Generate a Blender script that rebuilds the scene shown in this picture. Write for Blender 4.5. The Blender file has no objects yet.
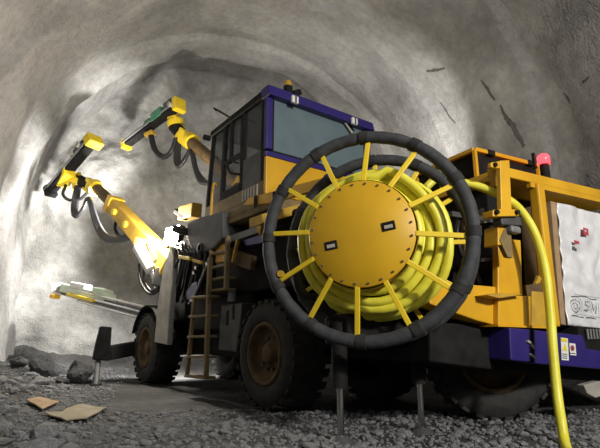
import bpy, bmesh, math, random
from mathutils import Vector, Matrix, noise
from mathutils.bvhtree import BVHTree
random.seed(7)
V = Vector
SC = bpy.context.scene
COL = SC.collection

# ------------------------------------------------------------------ camera, world, lights, exposure
FP = 470.0; TILT = math.radians(13.5); CH = 0.85          # focal length in px, tilt, camera height
cam_d = bpy.data.cameras.new('camera'); cam_d.sensor_width = 36; cam_d.lens = FP / 600 * 36
cam_d.clip_start = 0.05; cam_d.clip_end = 100
cam = bpy.data.objects.new('camera', cam_d); COL.objects.link(cam)
cam.location = (0, 0, CH); cam.rotation_euler = (math.pi / 2 + TILT, 0, 0); SC.camera = cam

world = bpy.data.worlds.new('world'); SC.world = world; world.use_nodes = True
bg = world.node_tree.nodes['Background']; bg.inputs[0].default_value = (0.75, 0.8, 0.9, 1); bg.inputs[1].default_value = 0.015

def area(name, loc, target, size, power, col):
    d = bpy.data.lights.new(name, 'AREA'); d.shape = 'DISK'; d.size = size; d.energy = power; d.color = col
    o = bpy.data.objects.new(name, d); COL.objects.link(o); o.location = loc
    o.rotation_euler = (V(target) - V(loc)).to_track_quat('-Z', 'Y').to_euler(); return o
# key floodlight behind the photographer, then an added unseen fill for the lining
area('floodlight_behind', (4.7, -2.2, 4.2), (1.2, 4.6, 1.9), 0.5, 560, (1.0, 0.95, 0.86))
area('ambient_fill', (4.2, -5.0, 4.9), (-3.0, 6.0, 6.5), 1.4, 180, (0.93, 0.95, 1.0))

SC.view_settings.view_transform = 'Standard'; SC.view_settings.look = 'None'
SC.view_settings.exposure = 0.0; SC.view_settings.gamma = 1.0; SC.view_settings.use_curve_mapping = False

# ------------------------------------------------------------------ pixel -> place helpers (600x448 frame)
def ray(u, v):
    x = (u - 300) / FP; y = (224 - v) / FP
    return V((x, math.cos(TILT) - y * math.sin(TILT), math.sin(TILT) + y * math.cos(TILT)))
EYE = V((0, 0, CH))
def at(u, v, Y):
    d = ray(u, v); return EYE + d * (Y / d.y)
def on_z(u, v, z=0.0):
    d = ray(u, v); return EYE + d * ((z - CH) / d.z)
def on_plane(u, v, p0, n):
    d = ray(u, v); return EYE + d * ((p0 - EYE).dot(n) / d.dot(n))
# the jumbo's own frame: x = its right, y = forward, z = up, origin under the rear wheel of the front carriage
YAW = math.radians(36.8)
JO = on_z(262, 412)
JM = Matrix.Translation(JO) @ Matrix.Rotation(YAW, 4, 'Z'); JI = JM.inverted(); JB = JM.to_3x3()
def L(p): return JI @ V(p)
def lat(u, v, Y): return L(at(u, v, Y))
def lr(u, v, r): return L(on_plane(u, v, JM @ V((r, 0, 0)), JB @ V((1, 0, 0))))      # on the side plane x=r
def ls(u, v, s): return L(on_plane(u, v, JM @ V((0, s, 0)), JB @ V((0, 1, 0))))      # on the cross plane y=s
# rear carriage: rear face turned a little at the articulated joint
RH = math.radians(62)
RC = V((math.sin(RH), math.cos(RH), 0)); RN = V((math.cos(RH), -math.sin(RH), 0)); RA = -RN
RP = V((2.29, 4.70, 0))
def lq(u, v, off=0.0): return L(on_plane(u, v, RP + RN * off, RN))
JIR = JI.to_3x3(); rc = JIR @ RC; rn = JIR @ RN; ra = -rn
UP = V((0, 0, 1))

# ------------------------------------------------------------------ materials
def mat(name, c1, c2=None, rough=0.6, metal=0.0, scale=6.0, bump=0.0, bscale=40.0, emit=None, estr=0.0, alpha=1.0,
        lo=0.35, hi=0.65, coat=0.0, detail=5.0, spec=0.5, trans=0.0):
    m = bpy.data.materials.new(name); m.use_nodes = True; nt = m.node_tree; b = nt.nodes['Principled BSDF']
    b.inputs['Roughness'].default_value = rough; b.inputs['Metallic'].default_value = metal
    b.inputs['Specular IOR Level'].default_value = spec
    b.inputs['Coat Weight'].default_value = coat
    b.inputs['Transmission Weight'].default_value = trans
    tc = nt.nodes.new('ShaderNodeTexCoord')
    if c2:
        n = nt.nodes.new('ShaderNodeTexNoise'); n.inputs['Scale'].default_value = scale; n.inputs['Detail'].default_value = detail
        r = nt.nodes.new('ShaderNodeValToRGB'); r.color_ramp.elements[0].position = lo; r.color_ramp.elements[1].position = hi
        r.color_ramp.elements[0].color = (*c1, 1); r.color_ramp.elements[1].color = (*c2, 1)
        nt.links.new(tc.outputs['Object'], n.inputs['Vector']); nt.links.new(n.outputs['Fac'], r.inputs['Fac'])
        nt.links.new(r.outputs['Color'], b.inputs['Base Color'])
    else:
        b.inputs['Base Color'].default_value = (*c1, 1)
    if bump:
        n2 = nt.nodes.new('ShaderNodeTexNoise'); n2.inputs['Scale'].default_value = bscale; n2.inputs['Detail'].default_value = 4
        bp = nt.nodes.new('ShaderNodeBump'); bp.inputs['Strength'].default_value = bump; bp.inputs['Distance'].default_value = 0.02
        nt.links.new(tc.outputs['Object'], n2.inputs['Vector']); nt.links.new(n2.outputs['Fac'], bp.inputs['Height'])
        nt.links.new(bp.outputs['Normal'], b.inputs['Normal'])
    if emit:
        b.inputs['Emission Color'].default_value = (*emit, 1); b.inputs['Emission Strength'].default_value = estr
    b.inputs['Alpha'].default_value = alpha
    return m

M = {}
M['yellow'] = mat('yellow paint', (0.62, 0.33, 0.012), (0.72, 0.40, 0.018), 0.38, scale=3, bump=0.05, bscale=60)
M['plate'] = mat('reel plate yellow paint', (0.60, 0.34, 0.012), (0.68, 0.40, 0.016), 0.42, scale=2.5)
M['dirty_yellow'] = mat('dusty yellow paint', (0.40, 0.24, 0.03), (0.55, 0.34, 0.03), 0.6, scale=5, bump=0.1)
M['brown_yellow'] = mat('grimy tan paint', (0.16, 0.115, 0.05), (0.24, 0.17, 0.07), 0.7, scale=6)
M['cable'] = mat('yellow cable sheath', (0.72, 0.65, 0.04), (0.82, 0.77, 0.08), 0.42, scale=5)
M['blue'] = mat('deep blue paint', (0.020, 0.013, 0.13), (0.028, 0.018, 0.165), 0.4, scale=4)
M['rubber'] = mat('black rubber', (0.012, 0.012, 0.013), (0.03, 0.028, 0.025), 0.8, scale=9, bump=0.2)
M['foam'] = mat('black foam sleeve', (0.030, 0.032, 0.036), (0.05, 0.052, 0.058), 0.75, scale=14, bump=0.1, bscale=25)
M['hose'] = mat('black hydraulic hose', (0.012, 0.012, 0.014), None, 0.45)
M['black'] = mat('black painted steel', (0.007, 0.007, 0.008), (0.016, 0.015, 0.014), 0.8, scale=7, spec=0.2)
M['darkgrey'] = mat('dark grey steel', (0.05, 0.052, 0.056), (0.08, 0.08, 0.082), 0.55, scale=6)
M['midgrey'] = mat('grey steel', (0.15, 0.155, 0.16), (0.20, 0.20, 0.20), 0.5, scale=6)
M['palegrey'] = mat('dusty pale grey steel', (0.30, 0.285, 0.25), (0.42, 0.40, 0.36), 0.7, scale=5, bump=0.1)
M['rim'] = mat('muddy yellow rim', (0.07, 0.043, 0.018), (0.13, 0.08, 0.028), 0.75, scale=9, bump=0.2)
M['chrome'] = mat('polished rod', (0.6, 0.6, 0.6), None, 0.18, 1.0)
M['white'] = mat('white paint', (0.75, 0.75, 0.72), (0.66, 0.66, 0.63), 0.45, scale=8)
M['green'] = mat('green rock drill paint', (0.03, 0.17, 0.09), (0.05, 0.25, 0.13), 0.4, scale=8)
M['palegreen'] = mat('pale green paint', (0.50, 0.60, 0.45), (0.62, 0.70, 0.56), 0.5, scale=8)
M['bright_yellow'] = mat('bright yellow paint', (0.80, 0.56, 0.02), (0.85, 0.62, 0.03), 0.4, scale=6)
M['glass'] = mat('dusty cab glass', (0.13, 0.18, 0.205), (0.155, 0.21, 0.235), 0.12, scale=3, alpha=0.93)
M['clearglass'] = mat('side cab glass', (0.10, 0.12, 0.13), None, 0.05, alpha=0.35)
M['lens'] = mat('white lamp lens', (1, 1, 1), None, 0.2, emit=(1, 0.90, 0.70), estr=60)
M['redlens'] = mat('red beacon lens', (0.8, 0.02, 0.03), None, 0.2, emit=(1, 0.035, 0.045), estr=5)
M['wrap'] = mat('white plastic wrap', (0.62, 0.63, 0.66), (0.80, 0.80, 0.82), 0.25, scale=5, bump=0.5, bscale=7)
M['card'] = mat('brown cardboard', (0.30, 0.20, 0.11), (0.38, 0.26, 0.15), 0.85, scale=7)
M['sack'] = mat('dusty beige sheet', (0.26, 0.22, 0.15), (0.36, 0.30, 0.20), 0.85, scale=8, bump=0.3, bscale=20)
M['print_grey'] = mat('pale grey print', (0.52, 0.53, 0.55), None, 0.6)
M['print_red'] = mat('red print', (0.45, 0.05, 0.07), None, 0.6)
M['sticker_yellow'] = mat('yellow sticker', (0.75, 0.62, 0.02), None, 0.5)
M['sticker_white'] = mat('white sticker', (0.75, 0.75, 0.72), None, 0.5)
M['rock'] = mat('dark wet rock', (0.025, 0.026, 0.028), (0.06, 0.06, 0.064), 0.85, scale=8, bump=0.5, bscale=18)
M['stone'] = mat('grey stone', (0.12, 0.123, 0.13), (0.24, 0.243, 0.25), 0.9, scale=7, bump=0.4, bscale=22)
M['gravel'] = mat('grey gravel', (0.10, 0.102, 0.107), (0.22, 0.22, 0.228), 0.9, scale=11)
M['stain'] = mat('damp dark seep', (0.05, 0.047, 0.044), (0.09, 0.085, 0.08), 0.7, scale=10)

def shotcrete(name, c1, c2, c3, fine, coarse):
    m = bpy.data.materials.new(name); m.use_nodes = True; nt = m.node_tree; b = nt.nodes['Principled BSDF']
    b.inputs['Roughness'].default_value = 0.85; b.inputs['Specular IOR Level'].default_value = 0.25
    tc = nt.nodes.new('ShaderNodeTexCoord')
    def nz(sc, det, dist=0.0):
        n = nt.nodes.new('ShaderNodeTexNoise'); n.inputs['Scale'].default_value = sc; n.inputs['Detail'].default_value = det
        n.inputs['Distortion'].default_value = dist; nt.links.new(tc.outputs['Object'], n.inputs['Vector']); return n
    n1 = nz(0.55, 6, 0.6); n3 = nz(7, 5)
    r = nt.nodes.new('ShaderNodeValToRGB'); e = r.color_ramp.elements
    e[0].position = 0.32; e[0].color = (*c1, 1); e[1].position = 0.68; e[1].color = (*c3, 1)
    k = e.new(0.5); k.color = (*c2, 1)
    nt.links.new(n1.outputs['Fac'], r.inputs['Fac'])
    mx = nt.nodes.new('ShaderNodeMix'); mx.data_type = 'RGBA'; mx.blend_type = 'OVERLAY'; mx.inputs[0].default_value = 0.35
    nt.links.new(r.outputs['Color'], mx.inputs[6]); nt.links.new(n3.outputs['Fac'], mx.inputs[7])
    nt.links.new(mx.outputs[2], b.inputs['Base Color'])
    na = nz(26, 3); nb = nz(4.5, 5)
    ma = nt.nodes.new('ShaderNodeMath'); ma.operation = 'MULTIPLY_ADD'; ma.inputs[1].default_value = coarse
    nt.links.new(nb.outputs['Fac'], ma.inputs[0]); nt.links.new(na.outputs['Fac'], ma.inputs[2])
    bp = nt.nodes.new('ShaderNodeBump'); bp.inputs['Strength'].default_value = fine; bp.inputs['Distance'].default_value = 0.05
    nt.links.new(ma.outputs[0], bp.inputs['Height']); nt.links.new(bp.outputs['Normal'], b.inputs['Normal'])
    return m
M['lining'] = shotcrete('sprayed concrete lining', (0.20, 0.195, 0.19), (0.28, 0.275, 0.27), (0.37, 0.365, 0.355), 0.75, 1.0)
M['face'] = shotcrete('sprayed concrete face', (0.19, 0.188, 0.18), (0.27, 0.267, 0.257), (0.36, 0.355, 0.34), 0.6, 1.6)
M['floor'] = shotcrete('muddy crushed rock floor', (0.035, 0.034, 0.033), (0.07, 0.069, 0.068), (0.13, 0.13, 0.134), 1.0, 2.0)

# ------------------------------------------------------------------ mesh building
def frame(d, up=UP):
    d = d.normalized(); s = d.cross(up)
    if s.length < 1e-4: s = d.cross(V((0, 1, 0)))
    s.normalize(); return d, s, s.cross(d)
class MB:
    def __init__(s): s.v = []; s.f = []; s.sm = []
    def add(s, vs, fs, smooth=False):
        o = len(s.v); s.v += [V(p) for p in vs]; s.f += [tuple(i + o for i in f) for f in fs]; s.sm += [smooth] * len(fs); return s
    def hexa(s, lo, hi):     # two quads of corners
        return s.add(list(lo) + list(hi), [(3, 2, 1, 0), (4, 5, 6, 7), (0, 1, 5, 4), (1, 2, 6, 5), (2, 3, 7, 6), (3, 0, 4, 7)])
    def box(s, a, b):
        x0, y0, z0 = a; x1, y1, z1 = b
        return s.hexa([(x0, y0, z0), (x1, y0, z0), (x1, y1, z0), (x0, y1, z0)], [(x0, y0, z1), (x1, y0, z1), (x1, y1, z1), (x0, y1, z1)])
    def beam(s, p, q, w, h, up=UP, w2=None, h2=None):
        p = V(p); q = V(q); d, a, u = frame(q - p, up); w2 = w2 or w; h2 = h2 or h
        A = [p - a * w / 2 - u * h / 2, p + a * w / 2 - u * h / 2, p + a * w / 2 + u * h / 2, p - a * w / 2 + u * h / 2]
        B = [q - a * w2 / 2 - u * h2 / 2, q + a * w2 / 2 - u * h2 / 2, q + a * w2 / 2 + u * h2 / 2, q - a * w2 / 2 + u * h2 / 2]
        return s.hexa(A, B)
    def prism(s, pts, ex):
        n = len(pts); ex = V(ex); A = [V(p) for p in pts]; B = [p + ex for p in A]
        return s.add(A + B, [tuple(range(n - 1, -1, -1)), tuple(range(n, 2 * n))] + [(i, (i + 1) % n, n + (i + 1) % n, n + i) for i in range(n)])
    def lathe(s, c, ax, prof, seg=32, closed=False, up=UP):
        c = V(c); d, a, u = frame(V(ax), up); vs = []; n = len(prof)
        for k in range(seg):
            t = 2 * math.pi * k / seg; e = a * math.cos(t) + u * math.sin(t)
            vs += [c + d * x + e * r for x, r in prof]
        fs = []
        for k in range(seg):
            k2 = (k + 1) % seg
            for i in range(n if closed else n - 1):
                j = (i + 1) % n; fs.append((k * n + i, k * n + j, k2 * n + j, k2 * n + i))
        return s.add(vs, fs, True)
    def cyl(s, p, q, r, r2=None, seg=16, up=UP):
        p = V(p); q = V(q); r2 = r if r2 is None else r2; Ln = (q - p).length
        d, a, u = frame(q - p, up); vs = []
        for k in range(seg):
            t = 2 * math.pi * k / seg; e = a * math.cos(t) + u * math.sin(t); vs += [p + e * r, q + e * r2]
        s.add(vs, [(2 * k, 2 * ((k + 1) % seg), 2 * ((k + 1) % seg) + 1, 2 * k + 1) for k in range(seg)], True)
        s.add([vs[2 * k] for k in range(seg)], [tuple(range(seg - 1, -1, -1))])
        s.add([vs[2 * k + 1] for k in range(seg)], [tuple(range(seg))]); return s
    def tube(s, path, r, seg=8, closed=False, cap=True):
        P = [V(p) for p in path]; n = len(P); vs = []
        T = [(P[(i + 1) % n] - P[i - 1]) if closed else (P[min(i + 1, n - 1)] - P[max(i - 1, 0)]) for i in range(n)]
        a = frame(T[0])[1]
        for i in range(n):
            t = T[i].normalized(); a = (a - t * a.dot(t)).normalized(); b = t.cross(a)
            rr = r[i] if isinstance(r, (list, tuple)) else r
            vs += [P[i] + (a * math.cos(2 * math.pi * k / seg) + b * math.sin(2 * math.pi * k / seg)) * rr for k in range(seg)]
        fs = [(i * seg + k, i * seg + (k + 1) % seg, ((i + 1) % n) * seg + (k + 1) % seg, ((i + 1) % n) * seg + k)
              for i in range(n if closed else n - 1) for k in range(seg)]
        s.add(vs, fs, True)
        if cap and not closed:
            s.add(vs[:seg], [tuple(range(seg - 1, -1, -1))]); s.add(vs[-seg:], [tuple(range(seg))])
        return s
    def build(s, name, m, parent=None, bevel=0.0, loc=None):
        me = bpy.data.meshes.new(name); me.from_pydata([tuple(p) for p in s.v], [], s.f)
        me.polygons.foreach_set('use_smooth', s.sm); me.materials.append(M[m] if isinstance(m, str) else m)
        bm = bmesh.new(); bm.from_mesh(me); bmesh.ops.recalc_face_normals(bm, faces=bm.faces); bm.to_mesh(me); bm.free()
        o = bpy.data.objects.new(name, me); COL.objects.link(o); o.parent = parent
        if loc is not None: o.location = loc
        if bevel:
            md = o.modifiers.new('bevel', 'BEVEL'); md.width = bevel; md.segments = 2; md.limit_method = 'ANGLE'; md.angle_limit = 0.7
        return o
def crom(pts, n=8):
    P = [V(p) for p in pts]; P = [P[0] * 2 - P[1]] + P + [P[-1] * 2 - P[-2]]; out = []
    for i in range(1, len(P) - 2):
        a, b, c, d = P[i - 1:i + 3]
        for k in range(n):
            t = k / n
            out.append(0.5 * ((2 * b) + (c - a) * t + (2 * a - 5 * b + 4 * c - d) * t * t + (3 * b - a - 3 * c + d) * t ** 3))
    out.append(P[-2]); return out
def tag(o, label=None, cat=None, group=None, kind=None):
    if label: o['label'] = label
    if cat: o['category'] = cat
    if group: o['group'] = group
    if kind: o['kind'] = kind
    return o
def dup(o, parent, loc=None, rot=None):
    c = o.copy(); COL.objects.link(c); c.parent = parent
    if loc is not None: c.location = loc
    if rot is not None: c.rotation_euler = rot
    for ch in list(o.children):
        d = ch.copy(); COL.objects.link(d); d.parent = c
    return c

# ------------------------------------------------------------------ the tunnel
TH = math.radians(17.3); TD = V((-math.sin(TH), math.cos(TH), 0)); TR = V((math.cos(TH), math.sin(TH), 0))
TR0 = 1.78; TRAD = 4.95; TZC = 3.7; TFACE = 13.9 / math.cos(TH) * 1.0 - 0.6
def tun(t, w, z): return TR * (t + TR0) + TD * w + V((0, 0, z))      # lateral, along, height
def tcoord(x, y):
    p = V((x, y, 0)); return p.dot(TR) - TR0, p.dot(TD)
def floor_h(x, y):
    t, w = tcoord(x, y)
    n = noise.fractal(V((x * 0.7, y * 0.7, 3.1)), 1.0, 2.0, 3) * 0.035
    n += noise.noise(V((x * 5, y * 5, 1.0))) * 0.010
    e = max(0.0, (-2.75 - t) / 1.2) ** 1.5 * 0.48
    far = min(1, max(0, (w - 6.0) / 3.5)); e = min(e, 1.1) * (1 - .72 * far)
    if e > 0: n += (noise.fractal(V((x * 2.2, y * 2.2, 7.7)), 0.9, 2.0, 4) * 0.16) * min(1, e * 4)
    e2 = max(0.0, (t - 3.6) / 1.2) ** 1.5 * 0.5
    f = max(0, (w - (TFACE - 2.2)) / 2.2) ** 2 * 0.35
    return n + e + min(e2, .8) + f
def ring(w, a):      # each blasting round flares outward, then steps in; the last one is overbroken at the crown
    q = ((TFACE - w) / 2.6); fr = 1 - (q - math.floor(q))
    if w > TFACE: fr = 1; q = 0
    amp = 0.22 if q < 2 else 0.14
    e = amp * (fr ** 2 - 0.35) if q >= 1 else 0.0
    if q < .62:
        e += min(1, (.62 - q) / .06) * (.10 + .42 * max(0, math.sin(min(max(a, 0), math.pi))) ** 3)
    return e
def lining_pt(w, ang):
    c, s_ = math.cos(ang), math.sin(ang)
    low = max(0.0, -ang, ang - math.pi) / math.radians(32)
    if low > 0: c, s_ = (1.0 if ang < 0 else -1.0) * (1 - .06 * low * low), -low * .88
    p = tun(TRAD * c, w, TZC + TRAD * s_)
    r = TRAD + ring(w + noise.noise(p * 0.35) * 0.35, ang)
    r += noise.fractal(p * 0.4, 1.0, 2.0, 3) * 0.15 + noise.fractal(p * 1.9, 0.9, 2.0, 3) * 0.022
    if low > 0: return tun(r * c, w, TZC + TRAD * s_)
    return tun(r * c, w, TZC + r * s_)
def lining(name, a0, a1, na):
    W0, W1, nw = -9.0, TFACE + 0.5, 260
    vs = [lining_pt(W0 + (W1 - W0) * (i / nw) ** 0.85, a0 + (a1 - a0) * j / na) for i in range(nw + 1) for j in range(na + 1)]
    fs = [(i * (na + 1) + j, i * (na + 1) + j + 1, (i + 1) * (na + 1) + j + 1, (i + 1) * (na + 1) + j) for i in range(nw) for j in range(na)]
    b = MB(); b.add(vs, fs, True); o = b.build(name, 'lining'); o['kind'] = 'structure'
    return o, vs, fs
R_ = math.radians
wl, vl, fl = lining('wall_left', R_(130), R_(212), 110)
wc, vc, fc = lining('ceiling', R_(52), R_(130), 110)
wr, vr, fr_ = lining('wall_right', R_(-32), R_(52), 110)
# the face of the heading
def face_pt(t, z):
    p = tun(t, TFACE, z)
    d = noise.fractal(p * 0.5, 1.0, 2.0, 4) * 0.38 + noise.fractal(p * 2.3, 0.9, 2.0, 4) * 0.07
    rr = math.hypot(t, z - TZC) / TRAD
    d -= 0.5 * max(0, rr - 0.72) ** 2 * 4
    return tun(t, TFACE + d * 0.9, z)
N = 150; vs = []
for i in range(N + 1):
    for j in range(N + 1): vs.append(face_pt(-6.3 + 12.6 * j / N, -0.6 + 10.4 * i / N))
fs = [(i * (N + 1) + j, i * (N + 1) + j + 1, (i + 1) * (N + 1) + j + 1, (i + 1) * (N + 1) + j) for i in range(N) for j in range(N)]
b = MB(); b.add(vs, fs, True); wf = b.build('wall_front', 'face'); wf['kind'] = 'structure'
# floor
nx, nw = 190, 300; vs = []
for i in range(nw + 1):
    for j in range(nx + 1):
        t = -6.0 + 12.0 * j / nx; w = -9 + (TFACE + 9.6) * (i / nw) ** 0.8
        p = tun(t, w, 0); vs.append(V((p.x, p.y, floor_h(p.x, p.y))))
fs = [(i * (nx + 1) + j, i * (nx + 1) + j + 1, (i + 1) * (nx + 1) + j + 1, (i + 1) * (nx + 1) + j) for i in range(nw) for j in range(nx)]
b = MB(); b.add(vs, fs, True); fl_o = b.build('floor', 'floor'); fl_o['kind'] = 'structure'
BF = BVHTree.FromPolygons([tuple(v) for v in vs], fs)
def hit_floor(u, v):
    h = BF.ray_cast(EYE, ray(u, v).normalized()); return h[0] if h[0] else on_z(u, v)
off = len(vc); BL = BVHTree.FromPolygons([tuple(v) for v in vc + vr], fc + [tuple(i + off for i in f) for f in fr_])
# damp seams on the lining, seen right of the cab
def seam(pts, widths, parent):
    A = []; 
    P = []
    for (u, v), w in zip(pts, widths):
        h = BL.ray_cast(EYE, ray(u, v).normalized())
        if h[0] is None: return
        P.append((h[0], h[1] if h[1].dot(EYE - h[0]) > 0 else -h[1], w))
    Q = []; n = 6
    for i in range(len(P) - 1):
        for k in range(n):
            t = k / n; Q.append((P[i][0].lerp(P[i + 1][0], t), P[i][1].lerp(P[i + 1][1], t).normalized(), P[i][2] * (1 - t) + P[i + 1][2] * t))
    Q.append(P[-1]); vs = []
    for i, (p, nn, w) in enumerate(Q):
        d = (Q[min(i + 1, len(Q) - 1)][0] - Q[max(i - 1, 0)][0]).normalized(); s = d.cross(nn)
        a = w * random.uniform(.6, 1.2); c = w * random.uniform(.6, 1.2)
        for e in (-a, 0, c):
            q = p + s * e; h = BL.find_nearest(q); g = h[0]
            vs.append(g + nn * (0.012 if e == 0 else 0.003))
    fs = [(i * 3 + k, i * 3 + k + 1, i * 3 + k + 4, i * 3 + k + 3) for i in range(len(Q) - 1) for k in (0, 1)]
    m = MB(); m.add(vs, fs, True); m.build('damp_seam', 'stain', parent)
seam([(500, 105), (506, 117), (515, 130), (524, 147)], [.03, .07, .08, .05], wr)
seam([(481, 80), (488, 90), (495, 100)], [.015, .04, .015], wr)
seam([(427, 71), (437, 70), (445, 68)], [.03, .04, .02], wc)
seam([(440, 102), (449, 116), (456, 124)], [.015, .03, .015], wc)
seam([(583, 82), (586, 80), (589, 77)], [.02, .03, .02], wr)
seam([(564, 93), (568, 98), (571, 103)], [.01, .02, .01], wr)

# ------------------------------------------------------------------ the drilling jumbo
J = bpy.data.objects.new('drilling_jumbo', None); COL.objects.link(J); J.matrix_world = JM
J.location = JO; J.rotation_euler = (0, 0, YAW)
tag(J, 'big yellow and blue tunnel drilling jumbo with three booms and a cable reel', 'drilling machine')
def part(mb, name, m, parent=None, bevel=0.0): return mb.build(name, m, parent or J, bevel)
def pipe(pts, r, name='hose', m='hose', parent=None, seg=8, n=8): return part(MB().tube(crom(pts, n), r, seg), name, m, parent)

# --- chassis of the front carriage
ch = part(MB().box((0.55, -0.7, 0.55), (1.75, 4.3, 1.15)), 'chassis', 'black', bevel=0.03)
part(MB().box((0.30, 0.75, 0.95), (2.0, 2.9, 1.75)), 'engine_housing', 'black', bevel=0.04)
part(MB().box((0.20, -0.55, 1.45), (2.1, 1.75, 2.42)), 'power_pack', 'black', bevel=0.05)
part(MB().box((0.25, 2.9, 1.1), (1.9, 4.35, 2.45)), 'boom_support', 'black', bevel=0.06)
for s in (0.0, lr(144, 350, 0).y):
    part(MB().cyl((0.3, s, 0.66), (2.1, s, 0.66), 0.16), 'axle', 'black')

# --- wheels
def wheel():
    R = 0.665; Wd = 0.5
    prof = [(0.10, .33), (0.03, .36), (-0.005, .42), (-0.01, .50), (0.015, .585), (0.05, .632), (0.10, .645), (Wd - .10, .645), (Wd - .05, .632),
            (Wd - .015, .585), (Wd + .01, .50), (Wd + .005, .42), (Wd - .03, .36), (Wd - .10, .33)]
    m = MB().lathe((0, 0, 0), (1, 0, 0), prof, 48, closed=True)
    for k in range(26):
        for side in (0, 1):
            t = 2 * math.pi * (k + 0.5 * side) / 26; e = V((0, math.cos(t), math.sin(t))); q = V((0, -math.sin(t), math.cos(t)))
            x0, x1 = (0.0, .235) if side == 0 else (.265, .5)
            sk = q * (0.03 if side == 0 else -0.03)
            lo = [V((x0, 0, 0)) + e * .60 - q * .04 - sk, V((x1, 0, 0)) + e * .63 - q * .04 + sk, V((x1, 0, 0)) + e * .63 + q * .04 + sk, V((x0, 0, 0)) + e * .60 + q * .04 - sk]
            hi = [p + e * (R - .63) for p in lo]; m.hexa(lo, hi)
    w = part(m, 'wheel', 'rubber')
    rim = MB().lathe((0, 0, 0), (1, 0, 0), [(0.02, .375), (-.005, .36), (0.0, .33), (.05, .315), (.11, .30), (.13, .20), (.10, .13), (.06, .12), (.04, .09), (.04, 0.001)], 36)
    part(rim, 'rim', 'rim', w)
    n = part(MB().cyl((.085, 0, 0), (.125, 0, 0), .018, seg=6), 'wheel_nut', 'darkgrey', w)
    for k in range(10):
        t = 2 * math.pi * k / 10; c = n if k == 0 else n.copy()
        if k: COL.objects.link(c)
        c.location = (0, .19 * math.cos(t), .19 * math.sin(t))
    return w
w0 = wheel(); w0.location = (0, 0, 0.655)
W1S = lr(144, 350, 0).y
dup(w0, J, (0, W1S, 0.655)); dup(w0, J, (2.2, 0, 0.655), (0, 0, math.pi)); dup(w0, J, (2.2, W1S, 0.655), (0, 0, math.pi))

# mudguard over the front wheel and pale plate behind it
arc = [V((-0.02, W1S + math.cos(t) * .76, .655 + math.sin(t) * .76)) for t in [R_(a) for a in range(20, 171, 10)]]
m = MB()
for p, q in zip(arc, arc[1:]):
    c = V((0, W1S, .655)); n1 = (p - c); n1.x = 0; n1.normalize(); n2 = (q - c); n2.x = 0; n2.normalize()
    X = V((.54, 0, 0)); m.hexa([p, q, q + X, p + X], [p + n1 * .03, q + n2 * .03, q + n2 * .03 + X, p + n1 * .03 + X])
part(m, 'mudguard', 'black')
pl = [lr(u, v, -0.03) for u, v in ((171, 244), (163, 268), (158, 300), (154, 342), (167, 345), (169, 312), (172, 284), (173.5, 256))]
part(MB().prism(pl, (0.10, 0, 0)), 'fender_plate', 'palegrey', bevel=0.015)
# front stabiliser
foot = L(on_z(97, 386)); x, y = foot.x, foot.y
st = part(MB().prism([lat(u, v, 9.25) for u, v in ((101, 326), (112, 327), (110, 361), (93, 360), (96, 345))], ra * 0.28), 'stabiliser', 'black', bevel=0.02)
part(MB().beam(lat(108, 353, 9.35), V((0.8, W1S + .75, .75)), .26, .26), 'stabiliser_arm', 'black', st, bevel=.02)
part(MB().cyl((x, y + .1, -.02), lat(98, 362, 9.35), .055), 'stabiliser_leg', 'darkgrey', st)
part(MB().cyl((x, y + .1, -.05), (x, y + .1, 0.03), .16, .10), 'stabiliser_foot', 'black', st)

# --- ladders up to the cab
def ladder(rails, rungs, r, name):
    a, b_, c, d = [lr(*p, r) for p in rails]      # left rail top,bottom ; right rail top,bottom
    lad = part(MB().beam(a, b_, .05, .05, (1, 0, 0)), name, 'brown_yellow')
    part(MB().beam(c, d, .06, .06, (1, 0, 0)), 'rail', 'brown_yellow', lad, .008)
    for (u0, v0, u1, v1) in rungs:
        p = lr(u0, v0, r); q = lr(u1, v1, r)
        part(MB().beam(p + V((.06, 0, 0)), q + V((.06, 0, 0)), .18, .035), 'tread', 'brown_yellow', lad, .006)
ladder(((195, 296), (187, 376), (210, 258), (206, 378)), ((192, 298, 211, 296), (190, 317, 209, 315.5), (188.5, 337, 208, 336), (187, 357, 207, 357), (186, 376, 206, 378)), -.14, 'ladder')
ladder(((212, 240), (209, 296), (228, 236), (226, 290)), ((211, 254, 228, 251), (210.5, 268, 227, 265), (210, 280, 227, 277), (209, 291, 226, 289)), -.06, 'upper_ladder')
# grey box left of the rear wheel, with slots
g = [lr(u, v, .02) for u, v in ((221, 305), (242, 303), (240, 322), (236, 352), (218, 350))]
tb = part(MB().prism(g, (.3, 0, 0)), 'hydraulic_tank', 'darkgrey', bevel=.015)
for (u, v) in ((227, 318), (233, 312)):
    p = lr(u, v, .012); part(MB().box((p.x, p.y - .025, p.z - .10), (p.x + .012, p.y + .025, p.z + .10)), 'slot', 'black', tb)
p = lr(232, 300, .12); part(MB().cyl(p - UP * .02, p + UP * .16, .06), 'filler_cap', 'midgrey', tb)

# --- service platform under the cab
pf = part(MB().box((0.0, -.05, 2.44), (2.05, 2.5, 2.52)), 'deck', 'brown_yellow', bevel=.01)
part(MB().prism([lr(u, v, -.06) for u, v in ((243, 205), (249, 198), (285, 188), (330, 176), (330, 186), (268, 203))], (.06, 0, 0)), 'deck_edge', 'yellow', pf)
for (u, v) in ((256, 201), (275, 197)):
    p = lr(u, v, -.07); part(MB().box((p.x - .01, p.y - .04, p.z - .08), (p.x, p.y + .04, p.z + .07)), 'bracket', 'black', pf)
part(MB().prism([ls(u, v, -.30) for u, v in ((262, 214), (330, 196), (330, 205), (262, 224))], (0, .3, 0)), 'cross_beam', 'dirty_yellow', pf, .01)
part(MB().beam(lr(222, 243, .05), lr(262, 229, .05), .08, .10), 'side_rail', 'midgrey', pf, .01)
part(MB().beam(lr(238, 240, -.02), lr(233, 262, -.02), .05, .04), 'strut', 'dirty_yellow', pf, .006)
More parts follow.
